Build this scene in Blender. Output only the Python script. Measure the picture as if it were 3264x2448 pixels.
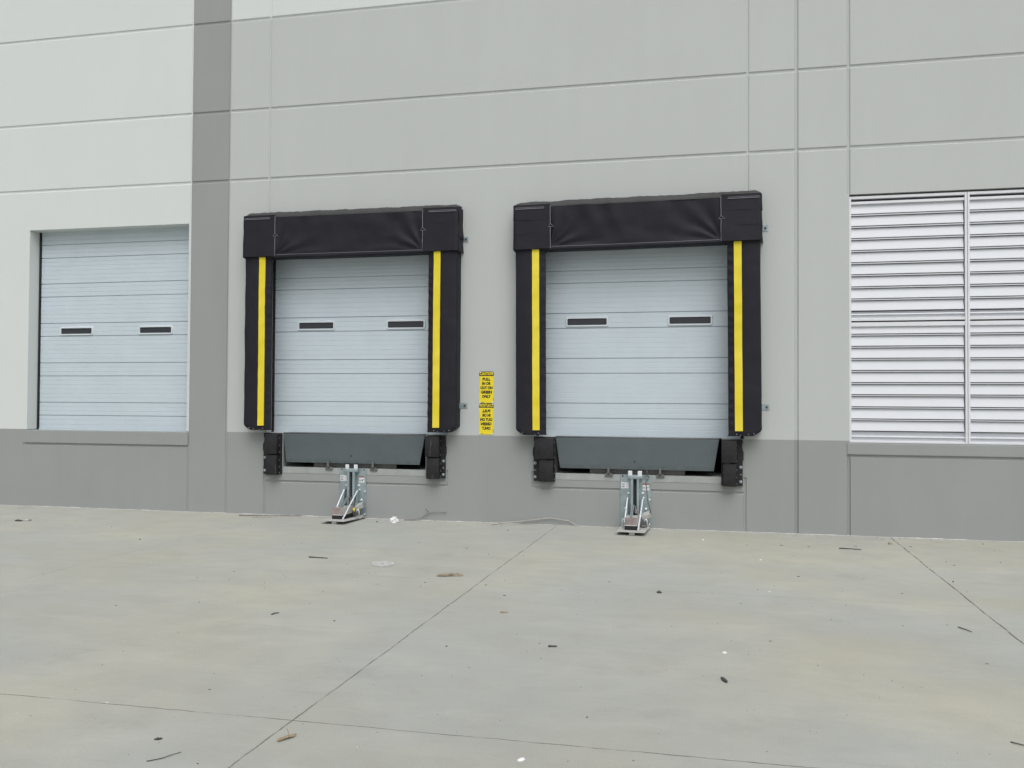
import bpy, bmesh, math, random
from mathutils import Vector, Matrix, noise
R = math.radians
random.seed(7)
sc = bpy.context.scene
for o in list(bpy.data.objects): bpy.data.objects.remove(o)
COL = sc.collection

# ---------------------------------------------------------------- camera, light, exposure
yaw, pitch, roll = R(12.999), R(1.1284), R(-0.3263)
fwd = Vector((-math.sin(yaw)*math.cos(pitch), math.cos(yaw)*math.cos(pitch), math.sin(pitch)))
right = Vector((math.cos(yaw), math.sin(yaw), 0))
upv = right.cross(fwd)
r2 = math.cos(roll)*right - math.sin(roll)*upv
u2 = math.sin(roll)*right + math.cos(roll)*upv
cam = bpy.data.objects.new('camera', bpy.data.cameras.new('camera'))
COL.objects.link(cam)
cam.data.sensor_width = 36; cam.data.lens = 32.1287
cam.data.clip_start = 0.05; cam.data.clip_end = 2000
M = Matrix((r2, u2, -fwd)).transposed().to_4x4()
M.translation = Vector((0, -12.4202, 1.6924))
cam.matrix_world = M
sc.camera = cam

SUN_EL, SUN_AZ = R(57), R(158)       # azimuth of the direction the light comes from, from +Y towards +X
wd = bpy.data.worlds.new('World'); sc.world = wd; wd.use_nodes = True
nt = wd.node_tree; nt.nodes.clear()
sky = nt.nodes.new('ShaderNodeTexSky'); sky.sky_type = 'NISHITA'; sky.sun_disc = False
sky.sun_elevation = SUN_EL; sky.sun_rotation = SUN_AZ
sky.air_density = 1.0; sky.dust_density = 4.0; sky.ozone_density = 1.0
hs = nt.nodes.new('ShaderNodeHueSaturation'); hs.inputs['Saturation'].default_value = 0.16
bg = nt.nodes.new('ShaderNodeBackground'); bg.inputs[1].default_value = 0.12
wo = nt.nodes.new('ShaderNodeOutputWorld')
nt.links.new(sky.outputs[0], hs.inputs['Color']); nt.links.new(hs.outputs[0], bg.inputs[0]); nt.links.new(bg.outputs[0], wo.inputs[0])
sun = bpy.data.objects.new('sun', bpy.data.lights.new('sun', 'SUN')); COL.objects.link(sun)
sun.data.energy = 1.15; sun.data.angle = R(50); sun.data.color = (1.0, 0.98, 0.95)
sd = Vector((math.sin(SUN_AZ)*math.cos(SUN_EL), math.cos(SUN_AZ)*math.cos(SUN_EL), math.sin(SUN_EL)))
sun.rotation_euler = (-sd).to_track_quat('-Z', 'Y').to_euler(); sun.location = (-5, -15, 20)
sc.view_settings.view_transform = 'Standard'; sc.view_settings.look = 'None'
sc.view_settings.exposure = 0.17; sc.view_settings.gamma = 1

# ---------------------------------------------------------------- materials
# surface colours (linear albedo)
ALB = {'pale': (.620,.655,.643,1), 'mid': (.480,.506,.499,1), 'dark': (.298,.314,.310,1), 'conc': (.447,.447,.409,1),
 'door': (.515,.590,.640,1), 'winframe': (.60,.65,.69,1), 'yellow': (.78,.635,.022,1), 'signy': (.80,.65,.02,1), 'lip': (.080,.100,.106,1),
 'zinc': (.34,.41,.43,1), 'louver': (.63,.655,.695,1)}
WX, WY = .012, -6.038

def srgb(r, g, b):
    f = lambda c: c/12.92 if c <= .04045 else ((c+.055)/1.055)**2.4
    return (f(r/255), f(g/255), f(b/255), 1)
class NT:
    def __init__(s, name):
        s.m = bpy.data.materials.new(name); s.m.use_nodes = True; s.t = s.m.node_tree
        s.b = s.t.nodes['Principled BSDF']
    def n(s, kind, **kw):
        x = s.t.nodes.new(kind)
        for k, v in kw.items():
            if hasattr(x, k) and not k.startswith('i_'): setattr(x, k, v)
        return x
    def l(s, a, b): s.t.links.new(a, b)
    def pos(s):
        return s.n('ShaderNodeNewGeometry').outputs['Position']
    def mapped(s, vec, scale):
        m = s.n('ShaderNodeMapping'); m.inputs['Scale'].default_value = scale; s.l(vec, m.inputs['Vector']); return m.outputs[0]
    def noise(s, vec, scale, detail=4, rough=.55):
        x = s.n('ShaderNodeTexNoise'); x.inputs['Scale'].default_value = scale; x.inputs['Detail'].default_value = detail
        x.inputs['Roughness'].default_value = rough
        if vec is not None: s.l(vec, x.inputs['Vector'])
        return x.outputs['Fac']
    def ramp(s, fac, a, b, ca=(0,0,0,1), cb=(1,1,1,1)):
        x = s.n('ShaderNodeValToRGB'); x.color_ramp.elements[0].position = a; x.color_ramp.elements[1].position = b
        x.color_ramp.elements[0].color = ca; x.color_ramp.elements[1].color = cb; s.l(fac, x.inputs[0]); return x.outputs[0]
    def mix(s, fac, a, b, mode='MIX'):
        x = s.n('ShaderNodeMix'); x.data_type = 'RGBA'; x.blend_type = mode
        for i, v in ((0, fac), (6, a), (7, b)):
            if hasattr(v, 'default_value') or hasattr(v, 'links'): s.l(v, x.inputs[i])
            else: x.inputs[i].default_value = v
        return x.outputs[2]
    def math(s, op, a, b=0.0, c=0.0):
        x = s.n('ShaderNodeMath'); x.operation = op
        for i, v in enumerate((a, b, c)):
            if hasattr(v, 'links'): s.l(v, x.inputs[i])
            else: x.inputs[i].default_value = v
        return x.outputs[0]
    def bump(s, h, strength, dist=.01):
        x = s.n('ShaderNodeBump'); x.inputs['Strength'].default_value = strength; x.inputs['Distance'].default_value = dist
        s.l(h, x.inputs['Height']); s.l(x.outputs[0], s.b.inputs['Normal'])
    def done(s, color=None, rough=.6, metal=0.0, spec=.5):
        if color is not None:
            if hasattr(color, 'links'): s.l(color, s.b.inputs['Base Color'])
            else: s.b.inputs['Base Color'].default_value = color
        if hasattr(rough, 'links'): s.l(rough, s.b.inputs['Roughness'])
        else: s.b.inputs['Roughness'].default_value = rough
        s.b.inputs['Metallic'].default_value = metal
        s.b.inputs['Specular IOR Level'].default_value = spec
        return s.m
def mul(c, k): return (c[0]*k, c[1]*k, c[2]*k, 1)

def paint_mat(name, c, var=.06, bump=.25, streak=.0):
    t = NT(name); p = t.pos()
    n1 = t.noise(p, .55, 5, .6); n2 = t.noise(t.mapped(p, (3, 3, .35)), 1.3, 4); n3 = t.noise(p, 60, 3)
    f = t.math('ADD', t.math('MULTIPLY', n1, .6), t.math('MULTIPLY', n2, .4))
    col = t.mix(t.ramp(f, .3, .7), mul(c, 1-var), mul(c, 1+var*.7))
    col = t.mix(t.math('MULTIPLY', t.ramp(n3, .35, .75), .05), col, mul(c, .75))
    t.bump(t.math('ADD', t.noise(p, 38, 4, .65), t.math('MULTIPLY', t.noise(p, 2.2, 3), .8)), bump, .006)
    return t.done(col, .72, 0, .25)
def simple_mat(name, c, rough=.5, metal=0, var=.08, scale=9, bump=0, bscale=60, spec=.5):
    t = NT(name); p = t.pos()
    n = t.noise(p, scale, 5, .6)
    col = t.mix(t.ramp(n, .3, .7), mul(c, 1-var), mul(c, 1+var))
    if bump: t.bump(t.noise(p, bscale, 4), bump, .004)
    return t.done(col, t.math('ADD', t.math('MULTIPLY', n, .2), rough-.1), metal, spec)

MAT = {}
MAT['pale'] = paint_mat('pale_wall_paint', ALB['pale'], .02)
MAT['mid'] = paint_mat('grey_wall_paint', ALB['mid'], .032)
MAT['dark'] = paint_mat('dark_grey_wall_paint', ALB['dark'], .05)
def concrete_mat():
    t = NT('apron_concrete'); p = t.pos()
    sep = t.n('ShaderNodeSeparateXYZ'); t.l(p, sep.inputs[0]); X, Y = sep.outputs[0], sep.outputs[1]
    big = t.noise(p, .32, 5, .55); big2 = t.noise(t.mapped(p, (.6, 1.0, 1)), .7, 5, .6)
    mid = t.noise(t.mapped(p, (1, 2.2, 1)), 1.7, 6, .65); fine = t.noise(p, 55, 4, .7); vf = t.noise(p, 220, 3, .7)
    c = ALB['conc']
    warm = (c[0]*1.03, c[1]*1.02, c[2]*.92, 1); cool = (c[0]*.915, c[1]*.945, c[2]*.985, 1)
    col = t.mix(t.ramp(big, .40, .60), cool, warm)
    col = t.mix(t.ramp(big2, .40, .72), col, t.mix(.7, col, (c[0]*.78, c[1]*.79, c[2]*.78, 1)))
    col = t.mix(t.math('MULTIPLY', t.ramp(mid, .5, .8), .5), col, (c[0]*1.13, c[1]*1.13, c[2]*1.1, 1))
    cl = t.noise(p, 2.3, 7, .68)
    col = t.mix(t.math('MULTIPLY', t.ramp(cl, .42, .66), .38), col, mul(c, .74))
    st = t.noise(p, .9, 6, .7)
    col = t.mix(t.math('MULTIPLY', t.ramp(st, .58, .68), .30), col, mul(c, .62))
    sm = t.noise(t.mapped(p, (1.0, 2.4, 1)), 1.1, 6, .65)
    col = t.mix(t.math('MULTIPLY', t.ramp(sm, .54, .74), .26), col, mul(c, .66))
    sc_ = t.noise(t.mapped(p, (.8, 14, 1)), 1.4, 3, .5)
    col = t.mix(t.math('MULTIPLY', t.ramp(sc_, .64, .76), .22), col, mul(c, .5))
    yel = t.noise(t.mapped(p, (.6, .9, 1)), .75, 3)
    col = t.mix(t.math('MULTIPLY', t.ramp(yel, .54, .74), .34), col, (c[0]*1.0, c[1]*.97, c[2]*.78, 1))
    col = t.mix(t.math('MULTIPLY', t.ramp(fine, .35, .75), .30), col, t.mix(.6, col, mul(c, .60)))
    col = t.mix(t.math('MULTIPLY', t.ramp(vf, .62, .80), .28), col, mul(c, .40))
    col = t.mix(t.math('MULTIPLY', t.ramp(t.noise(p, 130, 2, .6), .66, .78), .30), col, mul(c, 1.5))
    gr = t.noise(p, 95, 2, .8); col = t.mix(t.math('MULTIPLY', t.ramp(gr, .3, .7), .24), col, mul(c, .55))
    # saw cut joints, crumbling in places
    wob = t.math('MULTIPLY', t.math('SUBTRACT', t.noise(p, 3.0, 5, .7), .5), .035)
    gap = t.noise(p, 4.0, 4, .7)
    jm = None
    for axis, v, w, s in ((X,-2.219,.0044,.9),(X,2.075,.0068,1.0),(X,-6.413,.006,.34),(X,-10.62,.006,.8),(X,6.3,.006,.9),
                          (Y,-7.93,.0042,.9),(Y,-4.06,.008,.20),(Y,-11.9,.006,.9)):
        d = t.math('ABSOLUTE', t.math('SUBTRACT', t.math('ADD', axis, wob), v))
        mr = t.n('ShaderNodeMapRange'); mr.inputs[1].default_value = w*.55; mr.inputs[2].default_value = w*1.5
        mr.inputs[3].default_value = s; mr.inputs[4].default_value = 0; t.l(d, mr.inputs[0])
        mm = t.math('MULTIPLY', mr.outputs[0], t.ramp(gap, .38, .54, (.22,.22,.22,1)))
        jm = mm if jm is None else t.math('MAXIMUM', jm, mm)
    jm = t.math('MINIMUM', jm, 1.0)
    col = t.mix(t.math('MULTIPLY', jm, .74), col, (.028, .028, .027, 1))
    h = t.math('SUBTRACT', t.math('ADD', t.math('MULTIPLY', fine, .5), t.math('MULTIPLY', vf, .35)), t.math('MULTIPLY', jm, 2.5))
    t.bump(h, .35, .004)
    return t.done(col, .82, 0, .3)
MAT['conc'] = concrete_mat()
MAT['door'] = simple_mat('insulated_door_skin', ALB['door'], .42, .0, .025, 3, .04, 90)
MAT['frame_w'] = simple_mat('white_window_frame', ALB['winframe'], .45, 0, .03)
def glass_mat():
    t = NT('dark_vision_glass'); t.done((.034, .038, .046, 1), .3, 0, .4); return t.m
MAT['glass'] = glass_mat()
MAT['rubber'] = simple_mat('black_rubber', (.016, .0155, .018, 1), .62, 0, .35, 14, .5, 45, .35)
MAT['scuff'] = simple_mat('pale_rubber_scuff', (.13, .13, .14, 1), .8, 0, .3, 40)
def fabric_mat(name, c):
    t = NT(name); p = t.pos()
    n = t.noise(p, 3, 5, .6); f = t.noise(p, 260, 2)
    col = t.mix(t.ramp(n, .3, .7), mul(c, .88), mul(c, 1.18))
    col = t.mix(t.math('MULTIPLY', t.ramp(t.noise(p, 26, 5, .7), .62, .8), .30), col, mul(c, 2.0))
    t.bump(t.math('ADD', t.math('MULTIPLY', f, .3), t.math('MULTIPLY', t.noise(p, 16, 4), 1.0)), .35, .006)
    return t.done(col, .62, 0, .26)
MAT['fabric'] = fabric_mat('black_vinyl_fabric', (.0130, .0130, .0190, 1))
MAT['dusty'] = fabric_mat('dusty_vinyl_fabric', (.050, .051, .051, 1))
MAT['thread'] = simple_mat('pale_thread', (.24, .24, .27, 1), .8)
def yellow_mat():
    t = NT('safety_yellow_vinyl'); p = t.pos(); c = ALB['yellow']
    col = t.mix(t.ramp(t.noise(p, 2.5, 4), .35, .7), mul(c, .9), (c[0]*1.03, c[1]*1.05, c[2]*3, 1))
    col = t.mix(t.math('MULTIPLY', t.ramp(t.noise(t.mapped(p, (3, 3, 1)), 14, 5, .7), .60, .76), .35), col, (.30, .25, .05, 1))
    t.bump(t.noise(p, 30, 4), .25, .004); return t.done(col, .55, 0, .4)
MAT['yellow'] = yellow_mat()
MAT['sign_y'] = simple_mat('sign_yellow', ALB['signy'], .4, 0, .03, 12)
MAT['sign_k'] = simple_mat('sign_black', (.018, .014, .012, 1), .45, 0, .05)
MAT['sign_w'] = simple_mat('sign_screw_white', (.75, .75, .70, 1), .5)
MAT['label_w'] = simple_mat('sticker_white', (.66, .67, .69, 1), .5, 0, .04)
MAT['label_g'] = simple_mat('sticker_print', (.14, .14, .15, 1), .6, 0, .2)
MAT['label_r'] = simple_mat('sticker_red', (.30, .06, .03, 1), .5, 0, .1)
def tread_mat():
    t = NT('grey_tread_plate'); p = t.pos()
    sep = t.n('ShaderNodeSeparateXYZ'); t.l(p, sep.inputs[0]); X, Z = sep.outputs[0], sep.outputs[2]
    a = t.math('SINE', t.math('MULTIPLY', t.math('ADD', X, Z), 150)); b = t.math('SINE', t.math('MULTIPLY', t.math('SUBTRACT', X, Z), 150))
    h = t.math('MAXIMUM', t.math('MULTIPLY', a, b), 0)
    n = t.noise(p, 4, 5, .6)
    c = ALB['lip']
    col = t.mix(t.ramp(n, .3, .75), mul(c, .93), mul(c, 1.08))
    col = t.mix(t.math('MULTIPLY', h, .22), col, mul(c, 1.45))
    col = t.mix(t.math('MULTIPLY', t.ramp(t.noise(p, 22, 4, .7), .66, .8), .25), col, mul(c, 1.7))
    t.bump(h, .35, .004)
    return t.done(col, .48, .0, .5)
MAT['tread'] = tread_mat()
MAT['lipedge'] = simple_mat('pale_lip_edge', mul(ALB['lip'], 1.12), .5, 0, .12, 12)  # bevelled lip end, slightly paler than the tread plate
MAT['greysteel'] = simple_mat('grey_painted_steel', (.125, .130, .125, 1), .5, 0, .2, 14)
MAT['pit'] = simple_mat('pit_shade_and_dark_bolt', (.03, .03, .032, 1), .6, 0, .2)  # near-black colour standing in for shade in pit, holes and slot; also dark bolts
def zinc_mat():
    t = NT('galvanised_steel'); p = t.pos()
    v = t.n('ShaderNodeTexVoronoi'); v.inputs['Scale'].default_value = 45; t.l(p, v.inputs['Vector'])
    n = t.noise(p, 8, 4)
    c = ALB['zinc']
    col = t.mix(t.ramp(n, .3, .7), mul(c, .86), mul(c, 1.1)); bw = t.n('ShaderNodeRGBToBW'); t.l(v.outputs['Color'], bw.inputs[0]); col = t.mix(.10, col, bw.outputs[0], 'OVERLAY')
    return t.done(col, t.math('ADD', t.math('MULTIPLY', n, .25), .28), .55, .5)
MAT['zinc'] = zinc_mat()
MAT['bright'] = simple_mat('bright_zinc', (.78, .82, .86, 1), .3, .35, .05)
MAT['rusty'] = simple_mat('brownish_steel', (.29, .245, .235, 1), .5, .2, .25, 14)
MAT['steelplate'] = simple_mat('pale_dusty_steel', (.50, .50, .485, 1), .5, .15, .15, 10)
MAT['louver'] = simple_mat('pale_anodised_aluminium', ALB['louver'], .5, 0, .02, 5)
MAT['louverframe'] = simple_mat('white_aluminium_frame', (.70, .72, .75, 1), .45, .1, .03, 5)
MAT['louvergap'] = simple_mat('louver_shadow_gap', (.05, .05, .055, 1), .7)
MAT['wood'] = simple_mat('splintered_wood', (.30, .24, .15, 1), .85, 0, .5, 75, .5)
MAT['stickpale'] = simple_mat('bleached_twig', (.40, .38, .35, 1), .85, 0, .2, 40)
MAT['stickdark'] = simple_mat('dark_twig', (.075, .070, .065, 1), .85, 0, .3, 40)
MAT['stickgrey'] = simple_mat('weathered_twig', (.21, .195, .185, 1), .85, 0, .3, 40)
MAT['grit'] = simple_mat('dark_grit', (.06, .06, .06, 1), .85, 0, .3, 40)
MAT['pale_chip'] = simple_mat('pale_chip', (.68, .68, .66, 1), .7, 0, .08)
MAT['paper'] = simple_mat('white_paper', (.80, .80, .82, 1), .8, 0, .03)
def bag_mat():
    t = NT('clear_plastic_film'); t.done((.75, .77, .78, 1), .3, 0, .5); t.b.inputs['Alpha'].default_value = .35; return t.m
MAT['film'] = bag_mat()
MAT['tan'] = simple_mat('dry_leaf', (.30, .25, .17, 1), .9, 0, .3, 50)
MAT['grout'] = simple_mat('pale_grout', (.52, .51, .49, 1), .9, 0, .2, 25, .5)
MAT['wornedge'] = simple_mat('worn_edge_paint', mul(ALB['dark'], 1.1), .42, 0, .12, 5)

# ---------------------------------------------------------------- builders
def tag(o, label=None, cat=None, group=None, kind=None):
    for k, v in (('label', label), ('category', cat), ('group', group), ('kind', kind)):
        if v: o[k] = v
    return o
def each(name, mats, parent, fns, smooth=False):
    for f in fns:
        m = MB(); f(m); m.build(name, mats, parent, smooth)
def empty(name, loc=(0, 0, 0)):
    o = bpy.data.objects.new(name, None); COL.objects.link(o); o.location = loc; o.empty_display_size = .2
    return o
class MB:
    def __init__(s): s.bm = bmesh.new(); s.mi = 0
    def _fin(s, faces):
        for f in faces: f.material_index = s.mi
        return faces
    def quad(s, *pts):
        return s._fin([s.bm.faces.new([s.bm.verts.new(p) for p in pts])])
    def box(s, x0, x1, y0, y1, z0, z1, bev=0, seg=1, mat=None):
        r = bmesh.ops.create_cube(s.bm, size=1); vs = r['verts']
        for v in vs: v.co = ((x0+x1)/2+v.co.x*(x1-x0), (y0+y1)/2+v.co.y*(y1-y0), (z0+z1)/2+v.co.z*(z1-z0))
        fs = set(f for v in vs for f in v.link_faces)
        s._fin(fs)
        if bev:
            es = list(set(e for v in vs for e in v.link_edges))
            r = bmesh.ops.bevel(s.bm, geom=es, offset=bev, segments=seg, affect='EDGES', profile=.5)
            s._fin(r['faces']); vs = list(set(v for f in r['faces'] for v in f.verts) | set(v for v in vs if v.is_valid))
        if mat is not None:
            for v in vs: v.co = mat @ v.co
        return vs
    def prism(s, poly, y0, y1, mat=None):          # polygon in x,z extruded along y
        a = [s.bm.verts.new((x, y0, z)) for x, z in poly]; b = [s.bm.verts.new((x, y1, z)) for x, z in poly]
        n = len(poly); fs = [s.bm.faces.new(a), s.bm.faces.new(b[::-1])]
        for i in range(n): fs.append(s.bm.faces.new([a[i], b[i], b[(i+1) % n], a[(i+1) % n]]))
        s._fin(fs)
        if mat is not None:
            for v in a+b: v.co = mat @ v.co
    def xprism(s, poly, x0, x1):                    # polygon in y,z extruded along x
        a = [s.bm.verts.new((x0, y, z)) for y, z in poly]; b = [s.bm.verts.new((x1, y, z)) for y, z in poly]
        n = len(poly); fs = [s.bm.faces.new(a), s.bm.faces.new(b[::-1])]
        for i in range(n): fs.append(s.bm.faces.new([a[i], b[i], b[(i+1) % n], a[(i+1) % n]]))
        s._fin(fs)
    def cyl(s, p0, p1, r, n=12, r1=None):
        p0, p1 = Vector(p0), Vector(p1); d = p1-p0; q = d.to_track_quat('Z', 'Y').to_matrix().to_4x4()
        q.translation = (p0+p1)/2
        x = bmesh.ops.create_cone(s.bm, cap_ends=True, segments=n, radius1=r, radius2=r if r1 is None else r1, depth=d.length, matrix=q)
        s._fin(set(f for v in x['verts'] for f in v.link_faces))
    def dome(s, c, r, squash=.5, u=10, v=6, axis='y'):
        x = bmesh.ops.create_uvsphere(s.bm, u_segments=u, v_segments=v, radius=r)
        for w in x['verts']:
            if axis == 'y': w.co = (w.co.x, w.co.y*squash, w.co.z)
            else: w.co = (w.co.x, w.co.y, w.co.z*squash)
            w.co += Vector(c)
        s._fin(set(f for w in x['verts'] for f in w.link_faces))
    def tube(s, pts, r, n=7):
        pts = [Vector(p) for p in pts]; rings = []
        for i, p in enumerate(pts):
            d = (pts[min(i+1, len(pts)-1)]-pts[max(i-1, 0)]).normalized()
            a = d.orthogonal().normalized() if i == 0 else (rings[-1][1]-d*rings[-1][1].dot(d)).normalized()
            b = d.cross(a); rr = r[i] if isinstance(r, (list, tuple)) else r
            rings.append(([s.bm.verts.new(p+(a*math.cos(t*2*math.pi/n)+b*math.sin(t*2*math.pi/n))*rr) for t in range(n)], a))
        fs = []
        for i in range(len(rings)-1):
            A, B = rings[i][0], rings[i+1][0]
            for t in range(n): fs.append(s.bm.faces.new([A[t], A[(t+1) % n], B[(t+1) % n], B[t]]))
        fs += [s.bm.faces.new(rings[0][0][::-1]), s.bm.faces.new(rings[-1][0])]
        s._fin(fs)
    def grid(s, fn, nu, nv, closed=False):
        V = [[s.bm.verts.new(fn(i/nu, j/nv)) for j in range(nv+1)] for i in range(nu+1)]
        fs = []
        for i in range(nu):
            for j in range(nv): fs.append(s.bm.faces.new([V[i][j], V[i+1][j], V[i+1][j+1], V[i][j+1]]))
        s._fin(fs); return V
    def build(s, name, mats, parent=None, smooth=False, label=None, recalc=True):
        if recalc: bmesh.ops.recalc_face_normals(s.bm, faces=s.bm.faces[:])
        me = bpy.data.meshes.new(name); s.bm.to_mesh(me); s.bm.free()
        o = bpy.data.objects.new(name, me); COL.objects.link(o)
        for m in (mats if isinstance(mats, (list, tuple)) else [mats]): me.materials.append(MAT[m])
        if smooth is True:
            for p in me.polygons: p.use_smooth = True
        elif smooth:
            for p in me.polygons: p.use_smooth = True
            me.set_sharp_from_angle(angle=R(smooth))
        if parent: o.parent = parent
        if label: o['label'] = label
        return o
# ---------------------------------------------------------------- pavement
m = MB(); m.quad((-150, -200, 0), (150, -200, 0), (150, 120, 0), (-150, 120, 0))
tag(m.build('pavement', 'conc'), 'pale concrete dock apron with saw cut joints', None, None, 'structure')

# ---------------------------------------------------------------- warehouse
WH = empty('warehouse'); tag(WH, 'grey tilt-up concrete warehouse wall with three roll doors and an aluminium louver', 'building')
GD = .0145
VG = [  # vertical reveals: x, z0, z1, half width
 (-7.904, -1, 12, .020), (-7.264, -1, 12, .020), (-6.607, 3.6, 12, .022), (-6.632, -1, .72, .020), (-3.803, .505, .713, .014),
 (-2.563, .505, .724, .020), (.313, 3.6, 12, .022), (.283, -1, .706, .022), (.934, -1, 12, .026), (1.579, 4.39, 12, .022),
 (1.577, -1, 1.04, .022), (4.42, -1, 12, .022)]
HG = [(7.427, -30, 30, .026), (6.059, -30, 30, .026), (5.006, -30, 30, .026), (.500, -6.625, -3.80, .020), (.510, -2.556, .278, .020),
 (.985, -10.83, -7.92, .020), (1.018, 1.56, 4.42, .020)]
DX0, DX1 = -6.625, -3.80                 # dock door opening, first dock
DS = 4.07
HOLES = [(-10.77, -7.934, 1.205, 4.385), (DX0, DX1, 1.22, 3.97), (DX0+DS, DX1+DS, 1.22, 3.97),
 (-6.33, -4.122, .718, 1.22), (-2.25, -.017, .718, 1.22), (1.585, 4.40, 1.20, 4.395)]
def prof(d, hw):
    hi = hw*.5
    return max(0, min(1, (hw-d)/(hw-hi)))
def ramp(v, a, b): return max(0, min(1, (v-a+.012)/.012, (b+.012-v)/.012))
def wall_depth(x, z):
    d = 0
    for g, a, b, hw in VG: d = max(d, prof(abs(x-g), hw)*ramp(z, a, b)*(.024 if hw > .025 else .019 if abs(g-1.578) < .01 else .013))
    for g, a, b, hw in HG: d = max(d, prof(abs(z-g), hw)*ramp(x, a, b)*GD)
    return d
def wall_panel(name, xa, xb, za, zb, colfn, label):
    xs, zs = {xa, xb}, {za, zb}
    for g, a, b, hw in VG:
        xs |= {g-hw, g-hw/2, g+hw/2, g+hw}
        if xa-.1 < g < xb+.1: zs |= {a, a-.012, b, b+.012}
    for g, a, b, hw in HG:
        zs |= {g-hw, g-hw/2, g+hw/2, g+hw}; xs |= {a, a-.012, b, b+.012}
    for a, b, c, d in HOLES: xs |= {a, b}; zs |= {c, d}
    zs |= {1.22}
    xs = sorted(x for x in xs if xa <= x <= xb); zs = sorted(z for z in zs if za <= z <= zb)
    cl = lambda L: [v for i, v in enumerate(L) if i == 0 or v-L[i-1] > 1e-4]
    xs, zs = cl(xs), cl(zs)
    m = MB(); V = [[m.bm.verts.new((x, wall_depth(x, z), z)) for z in zs] for x in xs]
    def hole(i, j):
        if not (0 <= i < len(xs)-1 and 0 <= j < len(zs)-1): return None
        x, z = (xs[i]+xs[i+1])/2, (zs[j]+zs[j+1])/2
        for k, (a, b, c, d) in enumerate(HOLES):
            if a < x < b and c < z < d: return k
        return -1
    DEP = [.27, .40, .40, 1.6, 1.6, .22]
    for i in range(len(xs)-1):
        for j in range(len(zs)-1):
            k = hole(i, j); z = (zs[j]+zs[j+1])/2; x = (xs[i]+xs[i+1])/2
            if k == -1:
                m.mi = colfn(x, z); m._fin([m.bm.faces.new([V[i][j], V[i+1][j], V[i+1][j+1], V[i][j+1]])]); continue
            for di, dj, p, q in ((-1, 0, (i, j), (i, j+1)), (1, 0, (i+1, j), (i+1, j+1)), (0, -1, (i, j), (i+1, j)), (0, 1, (i, j+1), (i+1, j+1))):
                h2 = hole(i+di, j+dj)
                if h2 == -1:
                    A, B = V[p[0]][p[1]], V[q[0]][q[1]]
                    C = m.bm.verts.new((B.co.x, DEP[k], B.co.z)); D = m.bm.verts.new((A.co.x, DEP[k], A.co.z))
                    m.mi = colfn(x, z); m._fin([m.bm.faces.new([A, B, C, D])])
    return m.build(name, ['pale', 'mid', 'dark'], WH, False, label)
pale = lambda x, z: 2 if z < 1.22 else 0
mid = lambda x, z: 2 if z < 1.22 else (0 if z > 7.427 else 1)
dark = lambda x, z: 2
wall_panel('wall_panel', -18, -7.904, -.1, 9.2, pale, 'pale painted concrete wall panel round the far left door')
wall_panel('wall_panel', -7.904, -7.264, -.1, 9.2, dark, 'narrow dark grey full-height wall strip')
wall_panel('wall_panel', -7.264, .934, -.1, 9.2, mid, 'grey concrete wall panel holding the two dock doors')
wall_panel('wall_panel', .934, 10, -.1, 9.2, mid, 'grey concrete wall panel holding the louver')
m = MB()   # closed shell behind the front wall
m.box(-18, -17.8, .05, 16, -.1, 9.1); m.box(9.8, 10, .05, 16, -.1, 9.1); m.box(-17.8, 9.8, 15.8, 16, -.1, 9.1); m.box(-18, 10, .05, 16, 9.1, 9.3)
m.build('roof_and_side_wall', 'mid', WH)
m = MB(); m.box(-18.05, 10.05, -.03, .3, 9.2, 9.34, .01); m.build('coping', 'louverframe', WH)
# grout bead where the wall meets the apron
m = MB(); N = 420
def bead(u, v):
    x = -18+28*u; w = .008+.030*max(0, noise.noise((x*2.3, 1, 0))+.35)+.008*noise.noise((x*13, 4, 0)); h = .006+.014*abs(noise.noise((x*4, 9, 0)))
    return [(x, .03, .001), (x, .028, h), (x, -w*.4, h*.8), (x, -w, .002)][int(round(v*3))]
m.grid(bead, N, 3); m.build('grout_line', 'grout', WH, True, 'thin pale grout line along the foot of the wall')
# sills
m = MB(); m.box(-10.795, -7.908, -.012, .26, 1.008, 1.203, .004); m.build('door_sill', 'dark', WH, False, 'grey concrete sill under the far left door')
m = MB(); m.box(1.556, 4.40, -.012, .2, 1.045, 1.185, .004); m.build('louver_sill', 'dark', WH, False, 'grey concrete sill under the louver')
for a, b in ((-6.33, -4.122), (-2.25, -.017)):
    m = MB(); m.xprism([(.003, .719), (-.003, .716), (-.004, .63), (.003, .627)], a, b); m.build('curb_angle', 'wornedge', WH, False, 'worn pale edge strip under the leveler')
    m = MB(); m.box(a-.25, b+.25, 1.6, 1.7, .5, 1.2); m.box(a-.3, b+.3, .45, 1.7, .6, .716); m.build('leveler_pit', 'pit', WH)  # pit back and floor coloured near-black for the unlit interior

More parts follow.
